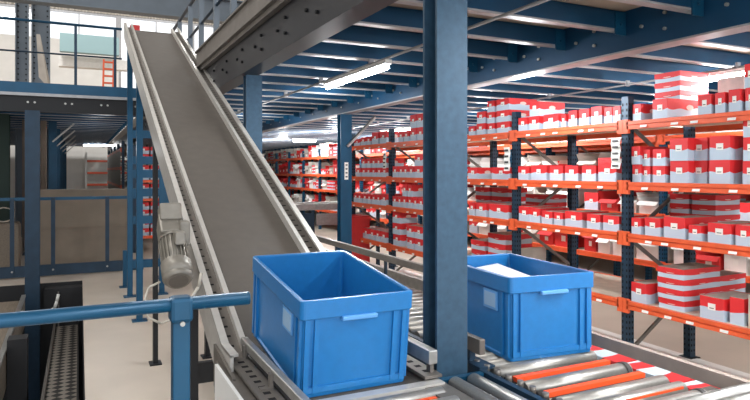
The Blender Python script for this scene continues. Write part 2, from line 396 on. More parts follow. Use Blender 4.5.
# ------------------------------------------------------------------ racks
at(4.2)
LV = [2.17, 1.645, 1.20, 0.615]
LVN = {4: 'top shelf', 3: 'third shelf', 2: 'second shelf', 1: 'bottom shelf'}
def upright_mb(x, y, z1, w=0.066, d=0.07):
    b = MB().box(x, x + d, y - w / 2, y + w / 2, 0.0, z1)
    z = 0.06
    while z < z1 - 0.04:
        for dy in (-0.02, 0.02): b.box(x - 0.0015, x, y + dy - 0.006, y + dy + 0.006, z, z + 0.022, 1)
        for dx in (0.018, 0.052): b.box(x + dx - 0.007, x + dx + 0.007, y - w / 2 - 0.0015, y - w / 2, z, z + 0.022, 1)
        z += 0.05
    return b
def rack(x, ys, label, depth=0.86, levels=LV, z1=2.39, tags=False, m='navy', mats_deck='board', detail=True):
    t = thing('storage_rack', label, 'rack', (x, ys[0], 0))
    for y in ys:
        upright_mb(x, y, z1).build('upright', [m, 'hole'], t)
        upright_mb(x + depth - 0.07, y, z1).build('upright', [m, 'hole'], t)
        br = MB()
        k = 0
        zz = 0.15
        while zz + 0.5 < z1:
            a, c = (x + 0.05, x + depth - 0.05) if k % 2 == 0 else (x + depth - 0.05, x + 0.05)
            br.bar((a, y, zz), (c, y, zz + 0.5), 0.03, 0.018, up=(0, 1, 0)); zz += 0.5; k += 1
        br.build('frame_brace', 'dull', t)
        if detail:
            MB().box(x - 0.03, x + 0.1, y - 0.06, y + 0.06, 0, 0.008).build('foot_plate', 'black', t); MB().box(x + depth - 0.1, x + depth + 0.03, y - 0.06, y + 0.06, 0, 0.008).build('foot_plate', 'black', t)
    for y0, y1 in zip(ys[:-1], ys[1:]):
        for z in levels:
            for xx, s in ((x - 0.028, 1), (x + depth - 0.012, -1)):
                b = MB().box(xx, xx + 0.04, y0 + 0.04, y1 - 0.04, z - 0.030, z).box(xx + 0.012 * (s > 0), xx + 0.04 - 0.012 * (s < 0), y0 + 0.04, y1 - 0.04, z - 0.038, z - 0.030).box(xx, xx + 0.04, y0 + 0.04, y1 - 0.04, z - 0.070, z - 0.038)
                if s > 0:
                    b.box(xx, xx + 0.027, y0 - 0.035 + 0.036, y0 + 0.055, z - 0.105, z + 0.015).box(xx, xx + 0.027, y1 - 0.055, y1 - 0.001, z - 0.105, z + 0.015)
                b.build('beam', 'orange', t)
            MB().box(x + 0.013, x + depth - 0.013, y0 + 0.045, y1 - 0.045, z - 0.02, z - 0.003).build('shelf_deck', mats_deck, t)
    return t
YS = [1.836, 3.206, 4.60, 5.97, 7.35, 8.72]
near = rack(4.2, YS, 'orange and navy storage rack full of red cartons, nearest the conveyor')
ntag = 0
for bi, (y0, y1) in enumerate(zip(YS[:-1], YS[1:])):
    if bi > 4: break
    for z in LV:
        k = 5 if bi < 3 else 4
        for i in range(k):
            if ntag >= 96: break
            yy = y0 + 0.13 + (y1 - y0 - 0.26) * (i + random.uniform(0.25, .75)) / k
            MB().hexa([(4.162, yy, z - 0.062), (4.163, yy, z - 0.062), (4.163, yy + 0.06, z - 0.062), (4.162, yy + 0.06, z - 0.062),
                       (4.168, yy, z - 0.042), (4.169, yy, z - 0.042), (4.169, yy + 0.06, z - 0.042), (4.168, yy + 0.06, z - 0.042)]).build('price_tag', 'tag', near); ntag += 1
# hanging location strips
def strip_sign(y, z0, z1, label, n):
    t = thing('location_sign', label, 'sign', (4.12, y, z0), 'hanging location strips')
    b = MB(); h = (z1 - z0) / n
    for i in range(n):
        o = 0.012 * (i % 2)
        b.hexa([(4.125 + o, y - 0.045, z0 + i * h), (4.128 + o, y - 0.045, z0 + i * h), (4.128 + o, y + 0.045, z0 + i * h), (4.125 + o, y + 0.045, z0 + i * h),
                (4.125 + .012 - o, y - 0.045, z0 + i * h + h), (4.128 + .012 - o, y - 0.045, z0 + i * h + h), (4.128 + .012 - o, y + 0.045, z0 + i * h + h), (4.125 + .012 - o, y + 0.045, z0 + i * h + h)])
    b.build('folded_strip', 'tag', t)
    p = MB()
    for i in range(n):
        for j in range(7): p.box(4.120, 4.1235, y - 0.03 + j * 0.0088, y - 0.0255 + j * 0.0088, z0 + i * h + h * 0.3, z0 + i * h + h * 0.65)
    p.build('bar_code', 'ink', t)
strip_sign(3.24, 1.76, 2.03, 'white folded strip of bar codes on the nearest visible rack post', 5)
strip_sign(4.63, 1.74, 2.0, 'white folded strip of codes on the second rack post', 4)
strip_sign(7.38, 1.78, 2.02, 'white strip of codes on the narrow rack post left of the big column', 4)

# cartons
CM = {}
def carton_mesh(w, d, h, kind):
    k = (round(w, 2), d, h, kind)
    if k in CM: return CM[k]
    b = MB()
    if kind in ('bin', 'flat', 'upright'):
        wall = 0.004
        b.box(0, d, 0, w, 0, h * (0.985), 0)
        if kind == 'bin':
            lw = min(0.06, w * 0.34); lz = h * 0.42; y0 = w * 0.5 - lw * 0.5
            b.box(-0.0016, 0, y0, y0 + lw, lz, lz + min(.05, h * .32), 1)
            b.box(-0.0024, -0.0016, y0 + lw * .2, y0 + lw * .8, lz + .012, lz + .018, 2)
            # open tray rim around the top
            b.box(0, 0.006, 0, w, h * .985, h, 0).box(d - 0.006, d, 0, w, h * .985, h, 0).box(0, d, 0, .006, h * .985, h, 0).box(0, d, w - .006, w, h * .985, h, 0)
        if kind in ('flat', 'bin'):
            # pale printed ellipse on the long side and the front
            for face in (0, 1):
                if kind == 'bin' and face == 0: continue
                r, q = (0.045, h * .14); n = 12; k0 = len(b.v)
                cz = h * .60
                for i in range(n):
                    a = 2 * math.pi * i / n
                    if face == 0: b.v.append((-0.002, w / 2 - r * math.cos(a), cz + q * math.sin(a)))
                    else: b.v.append((d / 2 + r * math.cos(a), -0.002, cz + q * math.sin(a)))
                b.face([k0 + i for i in range(n)], 3)
        if kind == 'flat': b.box(-0.004, d + 0.004, -0.003, w + 0.003, h * .55, h * .99, 0)
        mats = ['carton' if kind == 'bin' else 'flat', 'tag', 'ink', 'logo']
    elif kind == 'lid':
        b.box(0, d, 0, w, 0, h * .5, 1).box(-.004, d + .004, -.004, w + .004, h * .5, h, 0); mats = ['lid', 'tag']
    elif kind == 'plain':
        b.box(0, d, 0, w, 0, h, 0).box(d * .1, d * .9, w * .47, w * .53, h, h + .002, 1); mats = ['greyc', 'tag']
    elif kind in ('open', 'openred', 'openkraft'):
        a = 0.006
        b.box(0, d, 0, w, 0, a).box(0, a, 0, w, a, h).box(d - a, d, 0, w, a, h).box(a, d - a, 0, a, a, h).box(a, d - a, w - a, w, a, h)
        f = 0.45 * w
        b.quad([(0, 0, h), (d, 0, h), (d, -f * .5, h + f * .75), (0, -f * .5, h + f * .75)][::1])
        b.quad([(0, w, h), (d, w, h), (d, w + f * .35, h + f * .8), (0, w + f * .35, h + f * .8)])
        b.quad([(0, 0, h), (0, w, h), (-.06, w, h - .05), (-.06, 0, h - .05)])
        b.box(-0.0016, 0, w * .35, w * .6, h * .3, h * .6, 1)
        b.box(a, d - a, a, w - a, a, h * .7, 2)
        mats = [{'open': 'white', 'openred': 'redc', 'openkraft': 'greyc'}[kind], 'tag', 'kraft']
    me = b.mesh('carton', mats); CM[k] = me
    return me
def put(kind, x, y, z, w, d, h, label, cat, group, rz=0.0):
    me = carton_mesh(w * SY, d, h, kind)
    o = bpy.data.objects.new({'bin': 'carton_bin', 'flat': 'flat_carton', 'upright': 'flat_carton', 'plain': 'cardboard_box'}.get(kind, 'open_carton'), me)
    col.objects.link(o); o.location = stretch_to_fit((x, y, z)); o.rotation_euler.z = rz
    tag(o, label, cat, group)
    return o
BAYN = ['nearest', 'second', 'third', 'fourth', 'fifth']
TBL = {
    4: [(8.41,8.65,1,0.12,0.3,'bin',0.02),(8.19,8.38,1,0.14,0.3,'bin',0.02),(8.01,8.17,1,0.14,0.3,'bin',0.02),(7.74,7.97,1,0.2,0.3,'bin',0.02),(7.47,7.7,1,0.2,0.3,'bin',0.02),(6.99,7.14,1,0.16,0.3,'bin',0.02),(6.82,6.96,1,0.16,0.3,'bin',0.02),(6.63,6.79,2,0.19,0.3,'bin',0.02),(6.45,6.62,2,0.19,0.3,'bin',0.02),(5.3,5.44,1,0.12,0.3,'bin',0.02),(5.12,5.27,2,0.14,0.3,'bin',0.02),(4.96,5.08,3,0.13,0.3,'bin',0.02),(4.7,4.92,3,0.13,0.4,'bin',0.02),(4.42,4.58,1,0.15,0.35,'bin',0.02),(4.24,4.39,2,0.15,0.35,'bin',0.02),(3.98,4.19,1,0.15,0.4,'bin',0.02),(3.89,3.96,1,0.13,0.35,'bin',0.02),(3.75,3.86,1,0.16,0.35,'bin',0.02),(3.6,3.73,1,0.16,0.35,'bin',0.02),(3.46,3.59,1,0.17,0.35,'bin',0.02),(3.35,3.44,1,0.15,0.35,'bin',0.02),(3.26,3.35,1,0.15,0.35,'bin',0.02),(3.07,3.17,1,0.15,0.3,'bin',0.02),(2.83,2.97,1,0.17,0.55,'bin',0.02),(2.47,2.58,1,0.16,0.4,'bin',0.02),(2.37,2.45,1,0.16,0.4,'bin',0.02),(2.26,2.35,1,0.17,0.4,'bin',0.02),(2.16,2.24,2,0.17,0.4,'bin',0.02)],
    3: [(8.38,8.57,1,0.15,0.3,'bin',0.02),(8.19,8.36,2,0.15,0.3,'bin',0.02),(8.01,8.17,2,0.15,0.3,'bin',0.02),(7.84,7.99,2,0.15,0.3,'bin',0.02),(7.67,7.82,2,0.15,0.3,'bin',0.02),(7.47,7.65,2,0.15,0.3,'bin',0.02),(7.14,7.29,1,0.17,0.3,'bin',0.02),(6.99,7.12,1,0.17,0.3,'bin',0.02),(6.85,6.98,1,0.17,0.3,'bin',0.02),(6.7,6.84,1,0.17,0.3,'bin',0.02),(6.45,6.67,2,0.17,0.3,'bin',0.02),(5.25,5.44,1,0.14,0.3,'bin',0.02),(4.69,5.01,1,0.14,0.4,'bin',0.02),(4.39,4.58,1,0.15,0.35,'bin',0.02),(4.14,4.37,1,0.16,0.35,'bin',0.02),(3.92,4.1,1,0.15,0.35,'bin',0.02),(3.73,3.9,1,0.15,0.35,'bin',0.02),(3.53,3.7,1,0.15,0.35,'bin',0.02),(3.31,3.51,1,0.17,0.4,'bin',0.02),(3.07,3.16,2,0.155,0.35,'bin',0.02),(3.0,3.09,2,0.14,0.35,'bin',0.05),(2.84,2.96,2,0.14,0.5,'bin',0.02),(2.65,2.81,2,0.18,0.5,'bin',0.02),(2.55,2.69,2,0.18,0.4,'bin',0.1),(2.33,2.49,2,0.18,0.5,'bin',0.02),(2.15,2.25,3,0.17,0.4,'bin',0.02),(2.41,2.47,2,0.12,0.4,'bin',0.3)],
    2: [(8.51,8.67,1,0.16,0.3,'bin',0.02),(8.34,8.49,1,0.16,0.3,'bin',0.02),(8.17,8.32,1,0.16,0.3,'bin',0.02),(8.01,8.15,1,0.16,0.3,'bin',0.02),(7.85,7.99,1,0.16,0.3,'bin',0.02),(7.7,7.84,1,0.16,0.3,'bin',0.02),(7.49,7.68,1,0.18,0.3,'bin',0.02),(7.17,7.32,1,0.16,0.3,'bin',0.02),(7.02,7.15,1,0.16,0.3,'bin',0.02),(6.88,7.01,2,0.17,0.3,'bin',0.02),(6.74,6.86,2,0.17,0.3,'bin',0.02),(6.61,6.73,1,0.16,0.3,'bin',0.02),(6.45,6.59,1,0.16,0.3,'bin',0.02),(5.32,5.44,1,0.16,0.3,'bin',0.02),(5.1,5.29,1,0.16,0.3,'bin',0.02),(4.72,5.06,1,0.16,0.4,'bin',0.02),(4.39,4.58,1,0.16,0.4,'bin',0.02),(4.25,4.4,1,0.15,0.4,'bin',0.04),(4.06,4.21,1,0.13,0.35,'bin',0.02),(3.92,4.04,1,0.13,0.35,'bin',0.02),(3.68,3.9,1,0.15,0.35,'bin',0.02),(3.48,3.64,1,0.14,0.35,'bin',0.02),(3.28,3.46,1,0.14,0.35,'bin',0.02),(3.06,3.18,1,0.14,0.35,'bin',0.02),(2.89,3.04,1,0.15,0.4,'bin',0.02),(2.68,2.87,1,0.17,0.4,'bin',0.02),(2.55,2.66,1,0.12,0.35,'bin',0.02),(2.33,2.51,1,0.15,0.4,'bin',0.02),(2.19,2.31,1,0.15,0.4,'bin',0.02),(8.31,9.48,2,0.13,0.3,'flat',0.45),(5.64,6.02,3,0.11,0.3,'flat',0.5),(5.29,5.6,3,0.11,0.3,'flat',0.5),(4.59,4.98,3,0.09,0.3,'flat',0.5),(2.98,3.22,4,0.085,0.32,'flat',0.5),(2.75,2.96,4,0.085,0.32,'flat',0.5)],
    1: [(8.34,8.57,1,0.17,0.3,'bin',0.02),(8.08,8.32,1,0.17,0.3,'bin',0.02),(7.87,8.06,1,0.17,0.3,'bin',0.02),(7.7,7.85,1,0.17,0.3,'bin',0.02),(7.47,7.68,1,0.17,0.3,'bin',0.02),(7.08,7.3,3,0.17,0.3,'bin',0.02),(6.69,6.89,2,0.17,0.3,'bin',0.02),(6.45,6.67,2,0.17,0.3,'bin',0.02),(4.55,4.7,2,0.13,0.4,'plain',0.1),(3.01,3.19,1,0.17,0.45,'bin',0.02),(2.7,2.93,4,0.085,0.45,'flat',0.04),(2.38,2.57,1,0.17,0.4,'bin',0.02),(2.25,2.36,1,0.2,0.3,'upright',0.05),(2.1,2.22,1,0.24,0.4,'plain',0.02),(5.48,5.76,2,0.12,0.4,'flat',0.3),(5.09,5.42,3,0.12,0.4,'flat',0.3),(2.71,2.89,3,0.085,0.35,'flat',0.48)],

}
NAME = {'bin': 'red-topped carton', 'flat': 'flat carton', 'upright': 'upright carton', 'plain': 'plain box'}
for lv, items in TBL.items():
    z0 = {4: 2.17, 3: 1.645, 2: 1.20, 1: 0.615}[lv] - 0.003
    for row in (0, 1):
        for bi in range(5):
            lo, hi = YS[bi], YS[bi + 1]
            its = sorted([t for t in items if (t[6] > 0.2) == bool(row) and lo <= (t[0] + t[1]) / 2 < hi], key=lambda t: t[0])
            for k, (y0, y1, n, h, d, kind, ins) in enumerate(its):
                y0 = max(y0, lo + 0.045 if row == 0 or ins < .2 else lo + .045); y1 = min(y1, hi - 0.045); w = round(y1 - y0 - 0.008, 2)
                if w < 0.04: continue
                for s in range(n):
                    st = '' if n == 1 else (', bottom of stack' if s == 0 else (', top of stack' if s == n - 1 else ', %s from bottom' % ORDN[s]))
                    lab = '%s, %s %s, %s bay, %s from right%s' % (NAME[kind], 'back row of' if row else 'front of', LVN[lv], BAYN[bi], ORDN[k], st)
                    jit = random.uniform(-0.006, 0.012)
                    dd = d
                    put(kind, 4.2 + ins + (0 if n > 1 and s else jit) , y0 + .004, z0 + s * h, w, dd, h, lab, 'carton', 'cartons on the near rack')
# flat cartons stacked on the carton at the upper right
put('bin', 4.50, 2.92, 2.167, .23, .34, .18, 'red-topped carton under the three flat cartons on the top shelf', 'carton', 'cartons on the near rack')
for i in range(3):
    put('flat', 4.50, 2.92, 2.17 - .003 + 0.18 + i * 0.083, .23, .36, 0.083, 'wide flat carton on top shelf back, nearest bay, %s' % ['bottom of three', 'middle of three', 'top of three'][i], 'carton', 'cartons on the near rack')

at(2.4)
o = put('plain', 4.62, 2.62, 2.167 , .2, .18, .33, 'pale pink picture-printed box beside the three flat cartons', 'carton', 'cartons on the near rack')
o.data = o.data.copy(); o.data.materials[0] = M['pink']
# cartons on the low shelf trolley right of the rollers
t = thing('low_trolley', 'low grey trolley of cartons between rack and roller conveyor', 'trolley', (2.35, 1.0, 0))
MB().box(2.32, 2.8, 0.85, 2.2, 0.56, 0.6).build('deck', 'galv', t)
for x in (2.36, 2.76):
    for y in (0.9, 2.15): MB().box(x - .02, x + .02, y - .02, y + .02, 0, 0.56).build('leg', 'navy', t)
for i, (y, w) in enumerate(((0.95, .28), (1.25, .3), (1.57, .28), (1.87, .26))):
    put('lid', 2.40, y, 0.6, w, .34, 0.17, 'red and pale carton on the low trolley, %s from the camera' % ORDN[i], 'carton', 'cartons on the low trolley')

# back racks
at(6.3)
YF = [0.17 + 1.375 * i + 0.0 for i in range(2, 16)]
rack(6.3, YF, 'orange and blue rack of pale open cartons behind the near rack', m='blue', depth=0.9, detail=False)
YG = [3 + 2.75 * i for i in range(10)]
rack(7.9, YG, 'farthest rack on the right seen through the other racks', m='blue', depth=0.8, detail=False)
cnt = 0
for bi, (y0, y1) in enumerate(zip(YF[:-1], YF[1:])):
    for li, z in enumerate(LV):
        y = y0 + 0.06; k = 0
        while y < y1 - 0.2:
            w = round(random.choice((.2, .24, .28, .32)), 2)
            if y + w > y1 - 0.05: break
            h = round(random.choice((.16, .2, .24, .28)), 2)
            if bi < 4: kind = random.choices(('open', 'openkraft', 'bin', 'flat', 'openred'), (7, 3, 2, 1, 2))[0]
            else: kind = random.choices(('open', 'openkraft', 'bin', 'flat', 'openred'), (2, 2, 4, 2, 3))[0]
            if li == 3 and kind == 'flat': kind = 'openkraft'
            nm = {'open': 'white open carton', 'openkraft': 'grey open carton', 'bin': 'red-topped carton', 'flat': 'red-banded flat carton', 'openred': 'red open carton'}[kind]
            n = 3 if kind == 'flat' else 1
            if kind == 'flat': h = .09
            for s in range(n):
                lab = '%s on middle rack, %s, %s bay from front, %s from right%s' % (nm, {0: 'top shelf', 1: 'third shelf', 2: 'second shelf', 3: 'bottom shelf'}[li], ORDN[bi], ORDN[k], '' if n == 1 else [', lowest', ', middle', ', topmost'][s])
                put(kind, 6.33, y, z - .003 + s * h, w - .01, .5, h, lab, 'carton', 'cartons on the middle rack'); cnt += 1
            y += w + (0.02 if kind in ('bin', 'flat') else 0.035); k += 1
for bi, (y0, y1) in enumerate(zip(YG[:-1], YG[1:])):
    for li, z in enumerate(LV):
        for k in range(4):
            kind = random.choice(('plain', 'bin', 'bin')); w = .5; h = random.choice((.24, .3, .34))
            put(kind, 7.95, y0 + .1 + k * .64, z - .003, w, .5, h, '%s on farthest rack, %s, %s bay from front, %s from right' % ('plain grey box' if kind == 'plain' else 'red-topped carton', {0: 'top shelf', 1: 'third shelf', 2: 'second shelf', 3: 'bottom shelf'}[li], ORDN[bi], ORDN[k]), 'carton', 'cartons on the farthest rack')

# left aisle racks
at(0)
lr = rack(0.98, [16.2, 18.2, 20.2, 22.2, 24.2], 'tall rack with orange beams and dark mesh side in the left aisle', m='navy', detail=False, z1=2.55, levels=[2.35, 1.85, 1.35, .75])
MB().box(0.955, 0.965, 16.3, 24.1, 0.2, 2.28).build('side_panel', 'dull', lr)
r2 = rack(1.95, [14.4, 16.2, 18.0], 'rack of red boxes standing behind the blue support tower', m='navy', detail=False, z1=2.5, levels=[2.2, 1.75, 1.30, .85, .4])
for li, z in enumerate([2.2, 1.75, 1.30, .85, .4]):
    for k in range(6):
        put('bin', 1.98, 14.5 + k * .28 if k < 6 else 0, z - .003, .26, .55, .3, 'red-topped carton on rack behind the blue tower, %s shelf from top, %s' % (ORDN[li], 'nearest' if k == 0 else '%s from front' % ORDN[k]), 'carton', 'cartons behind the blue tower')
def endrack():
    t = thing('storage_rack', 'small white rack with orange beams against the far aisle wall', 'rack', (0.25, 28.8, 0))
    for x in (0.25, 2.6): MB().box(x - .04, x + .04, 28.8, 28.88, 0, 2.6).box(x - .04, x + .04, 29.6, 29.68, 0, 2.6).build('upright', 'white', t)
    for z in (.6, 1.15, 1.7, 2.25):
        MB().box(0.29, 2.56, 28.78, 28.82, z - .1, z).build('beam', 'orange', t)
        MB().box(0.29, 2.56, 28.83, 29.65, z - .03, z - .005).build('shelf_deck', 'white', t)
    return t
endrack()
t = thing('storage_rack', 'rack full of red boxes seen end on beside the blue tower', 'rack', (1.1, 12.8, 0))
for x in (1.02, 1.9):
    for y in (12.8, 13.7): MB().box(x - .03, x + .03, y, y + .06, 0, 2.3).build('upright', 'navy', t)
for z in (.35, .75, 1.15, 1.55, 1.95):
    MB().box(1.05, 1.87, 12.81, 12.85, z - .06, z).build('beam', 'orange', t); MB().box(1.05, 1.87, 12.86, 13.7, z - .02, z - .003).build('shelf_deck', 'board', t)
for li, z in enumerate((.35, .75, 1.15, 1.55, 1.95)):
    for k in range(3):
        for s in (0, 1):
            o = put('bin', 1.08, 12.9, z - .003 + s * .16, .22, .5, .155, 'red-topped carton end-on beside blue tower, %s shelf from floor, %s from left, %s' % (ORDN[li], ORDN[k], ('lower', 'upper')[s]), 'carton', 'cartons beside the blue tower', rz=math.pi / 2)
            o.location = stretch_to_fit((1.07 + k * .265 + .25, 12.9, z - .003 + s * .16))

# ------------------------------------------------------------------ inclined belt conveyor
SL = 0.47; Y0 = 2.2; Y1 = 7.62
at(0.8)
def zs(y): return 0.99 + max(0, y - Y0) * SL
def path(y0, y1, top, bot, kink=True):
    ys = [y0] + ([Y0] if y0 < Y0 < y1 else []) + [y1]
    return [(y, zs(y) + top, zs(y) + bot) for y in ys]
t = thing('inclined_belt_conveyor', 'long inclined grey belt conveyor climbing to the mezzanine', 'conveyor', (0.8, 1.6, 0))
MB().strip(0.60, 1.06, path(1.67, Y1, 0.0, -0.008)).strip(0.60, 1.06, [(y, a - .10, b - .10) for y, a, b in path(1.67, Y1, 0, -.008)]).tube((0.6, Y1, zs(Y1) - .054), (1.06, Y1, zs(Y1) - .054), .054, 20).build('belt', 'belt', t)
def side(xo, xi, nm):
    """xo outer edge, xi edge next to the belt"""
    lo, hi = min(xo, xi), max(xo, xi); s = 1 if xi > xo else -1
    f = MB()
    f.strip(*sorted((xo, xo + s * 0.012)), path(2.05, Y1 + .1, 0.055, -0.13))          # outer wall
    f.strip(*sorted((xo, xo + s * 0.03)), path(2.05, Y1 + .1, 0.06, 0.05))
    f.strip(*sorted((xi, xi - s * 0.022)), path(2.2, Y1 + .1, 0.05, -0.02))          # guide lip next to the belt
    fr = f.build('side_frame', 'alu', t)
    c = MB().strip(*sorted((xo + s * .012, xi - s * .022)), path(1.3 if s > 0 else 1.66, Y1 + .05, 0.018, 0.008), 0)
    y = 1.35 if s > 0 else 1.7
    while y < Y1:
        z = zs(y) + .0185; z2 = zs(y + .02) + .0185; xm = (xo + xi) / 2 - s * .005
        if not (y < Y0 < y + .02): c.quad([(xm - .012, y, z), (xm + .012, y, z), (xm + .012, y + .022, z2), (xm - .012, y + .022, z2)], 1)
        y += .055
    c.build('slotted_channel', ['dull' , 'hole'], t)
side(0.497, 0.60, 'left'); side(1.163, 1.06, 'right')
# lower horizontal part
MB().box(0.455, 0.467, 1.25, 2.12, 0.72, 1.0).build('side_cover', 'wallw', t)
MB().hexa([(0.484, 1.96, 0.74), (0.494, 1.96, 0.74), (0.494, 2.28, .86), (0.484, 2.28, .86), (0.484, 1.96, 0.99), (0.494, 1.96, 0.99), (0.494, 2.28, 1.03), (0.484, 2.28, 1.03)]).build('joint_plate', 'dull', t)
MB().box(1.06, 1.15, 1.25, 2.2, 0.86, 0.985).box(.47, .60, 1.25, 2.2, .86, .985).build('bed_frame', 'dull', t)
MB().box(0.60, 1.06, 1.70, 2.2, 0.92, 0.975).build('slider_bed', 'navy', t)
MB().box(0.46, 1.14, 1.625, 1.665, 0.94, 0.992).build('end_strip', 'alu', t)
g = MB().box(0.572, 0.60, 1.30, 2.20, 1.035, 1.068).build('guide_rail', 'galv', t, bevel=.004)
for y in (1.45, 1.78, 2.12): MB().box(0.56, 0.572, y - .01, y + .01, 1.0, 1.06).box(.53, .572, y - .012, y + .012, 1.008, 1.014).build('rail_bracket', 'dull', g)
g = MB().box(1.085, 1.12, 1.64, 2.75, 1.055, 1.105).build('guide_rail', 'galv', t, bevel=.004)
for y in (1.7, 2.1, 2.5): MB().box(1.12, 1.135, y - .012, y + .012, 1.0, 1.09).build('rail_bracket', 'dull', g)
# rollers in front of the belt
for i, y in enumerate((1.585, 1.50, 1.42, 1.335, 1.25)):
    MB().tube((0.56, y, 0.967), (1.10, y, 0.967), 0.029, 18).tube((0.555, y, .967), (.56, y, .967), .02, 10).build('roller', 'roller', t)
for y in (1.543, 1.378): MB().box(.60, 1.05, y - .007, y + .007, .975, .985).build('drive_belt', 'obelt', t)
# legs
for x in (0.49, 1.13):
    MB().box(x - .018, x + .018, 2.74, 2.80, 0, 1.1).build('leg', 'black', t)
    MB().box(x - .018, x + .018, 1.3, 1.36, 0, .86).build('leg', 'black', t)
MB().box(0.508, 1.112, 2.755, 2.785, 0.70, 0.80).build('cross_member', 'black', t)
for x in (0.60, 1.05):
    MB().box(x - .02, x + .02, 5.27, 5.33, 0, zs(5.3) - .13).box(x - .05, x + .05, 5.24, 5.36, 0, .012).build('leg', 'black', t)
# wires along the underside
# gear motor hung on the left
mt = thing('gear_motor', 'grey finned gear motor hung on the left of the inclined belt', 'motor', (0.36, 2.75, 1.4))
ax = Vector((0.0, -0.40, -0.32)).normalized(); c0 = Vector((0.39, 2.80, 1.44))
MB().bar(c0 + ax * -0.08, c0 + ax * 0.05, 0.11, 0.12).bar(c0 + Vector((0, .02, .05)), c0 + Vector((0, .05, .13)), .10, .10).box(.42, .468, 2.72, 2.82, 1.38, 1.5).build('gear_housing', 'motor', mt, bevel=.01)
mm = MB().tube(c0 + ax * .05, c0 + ax * .22, 0.052, 24)
for i in range(20):
    a = 2 * math.pi * i / 20; u = ax.orthogonal().normalized(); w = ax.cross(u); dd = u * math.cos(a) + w * math.sin(a)
    mm.bar(c0 + ax * .07 + dd * .056, c0 + ax * .21 + dd * .056, 0.004, .014, up=dd)
mm.build('finned_body', 'motor', mt)
MB().tube(c0 + ax * .045, c0 + ax * .062, 0.060, 24).build('flange_ring', 'motor', mt)
MB().tube(c0 + ax * .21, c0 + ax * .29, 0.067, 28).tube(c0 + ax * .29, c0 + ax * .31, 0.067, 28, r1=.052).tube(c0 + ax * .311, c0 + ax * .313, .042, 24, m=1).build('fan_cover', ['motor', 'dull'], mt)
MB().box(.385, .43, 2.62, 2.70, 1.40, 1.46).build('terminal_box', 'motor', mt, bevel=.006)
pts = [(0.40, 2.42, 1.17), (0.36, 2.42, 1.12), (0.30, 2.42, 1.10), (0.25, 2.42, 1.13), (0.235, 2.45, 1.19), (0.26, 2.5, 1.24), (.31, 2.55, 1.25)]
tag(MB().curve(pts + [], .005).curve([(0.40, 2.42, 1.17), (.45, 2.42, 1.24), (.462, 2.42, 1.30)], .007).build('power_cable', 'cable', None, (.3, 2.42, 1.1)), 'pale looped cable hanging below the grey gear motor', 'cable')

# support tower
at(0.6)
t = thing('support_tower', 'blue ladder-like steel tower carrying the upper end of the belt', 'support frame', (0.62, 6.93, 0))
for x, y, z1 in ((0.61, 6.93, zs(6.93) - .14), (0.61, 8.32, 3.7), (1.02, 8.32, 3.38), (0.60, 9.04, .55)):
    MB().box(x - .034, x + .034, y - .034, y + .034, 0, z1).box(x - .08, x + .08, y - .07, y + .07, 0, .012).build('post', 'blue', t)
for z in (2.25, 1.89, 1.70, 1.44, 1.06, .45): MB().box(0.645, 0.985, 8.28, 8.34, z - .055, z + .055).build('cross_plate', 'blue', t)
MB().box(.60, 1.06, 7.75, 8.6, 3.42, 3.46).build('landing_plate', 'galv', t)

# ------------------------------------------------------------------ roller conveyor
at(1.63)
t = thing('roller_conveyor', 'long roller conveyor with orange drive belts carrying the sharp blue tote', 'conveyor', (1.64, 1.1, 0))
def roller(y, r, x0=1.39, x1=1.89, ring=False):
    b = MB().tube((x0, y, 1.0 - 0.01 - r), (x1, y, .99 - r), r, 18).tube((x0 - .015, y, .99 - r), (x0, y, .99 - r), .008, 8, 1)
    b.build('roller', ['roller', 'dull'], t)
    if ring: MB().tube((x1 - .028, y, .99 - r), (x1 - .008, y, .99 - r), r + .003, 18).build('rubber_ring', 'rubber', t)
for y in (1.455, 1.155): roller(y, .03, ring=True)
for y in (1.30, 1.232, 1.62, 1.69, 1.085): roller(y, .027)
for y in (1.37, 1.53, 1.20 - .02 + .035): 
    pass
for y in (1.515, 1.362, 1.212): 
    MB().box(1.41, 1.87, y - .004, y + .02, .965, .982).build('drive_belt', 'obelt', t)
for y in (1.545, 1.392, 1.112):
    MB().tube((1.39, y, .962), (1.88, y, .962), .016, 12).build('carrier_roller', 'rubber', t)
y = 1.765
while y < 5.4:
    roller(y, .026); y += .078
MB().box(1.335, 1.36, 1.12, 5.5, .86, .985).box(1.36, 1.375, 1.12, 5.5, .86, .875).build('side_frame', 'navy', t)
sf = MB()
y = 1.15
while y < 1.75:
    sf.tube((1.372, y, .975), (1.372, y, 1.0), .011, 8); y += .06
sf.build('bolt_row', 'dull', t)
MB().box(1.92, 1.935, 1.12, 5.5, .84, .94).build('side_frame', 'dull', t)
MB().box(1.375, 1.92, 1.12, 1.15, .84, .92).build('end_plate', 'navy', t)
g = MB().box(2.03, 2.06, 0.6, 2.5, .958, 1.01).build('guard_rail', 'rail', t)
for y in (1.2, 2.3): MB().box(1.945, 2.02, y - .015, y + .015, .93, .96).build('rail_bracket', 'dull', g)
g = MB().box(1.99, 2.02, 2.55, 5.6, 1.07, 1.12).build('guard_rail', 'dull', t, bevel=.004)
for y in (2.7, 3.6, 4.5, 5.4): MB().box(2.0, 2.012, y - .015, y + .015, .9, 1.08).box(1.945, 2.0, y - .015, y + .015, .9, .93).build('rail_bracket', 'navy', g)
MB().box(2.2, 2.24, 2.6, 5.6, .86, .94).build('outer_channel', 'galv', t)
MB().box(1.945, 2.2, 5.3, 5.34, .86, .9).box(1.945, 2.2, 2.7, 2.74, .86, .9).build('outer_bracket', 'galv', t)
g = MB().box(1.345, 1.372, 1.64, 1.98, 1.035, 1.095).build('guide_rail', 'dull', t, bevel=.004)
MB().box(1.345, 1.37, 1.70, 1.73, .985, 1.04).box(1.33, 1.40, 1.62, 1.74, .985, .997).build('rail_bracket', 'navy', g)
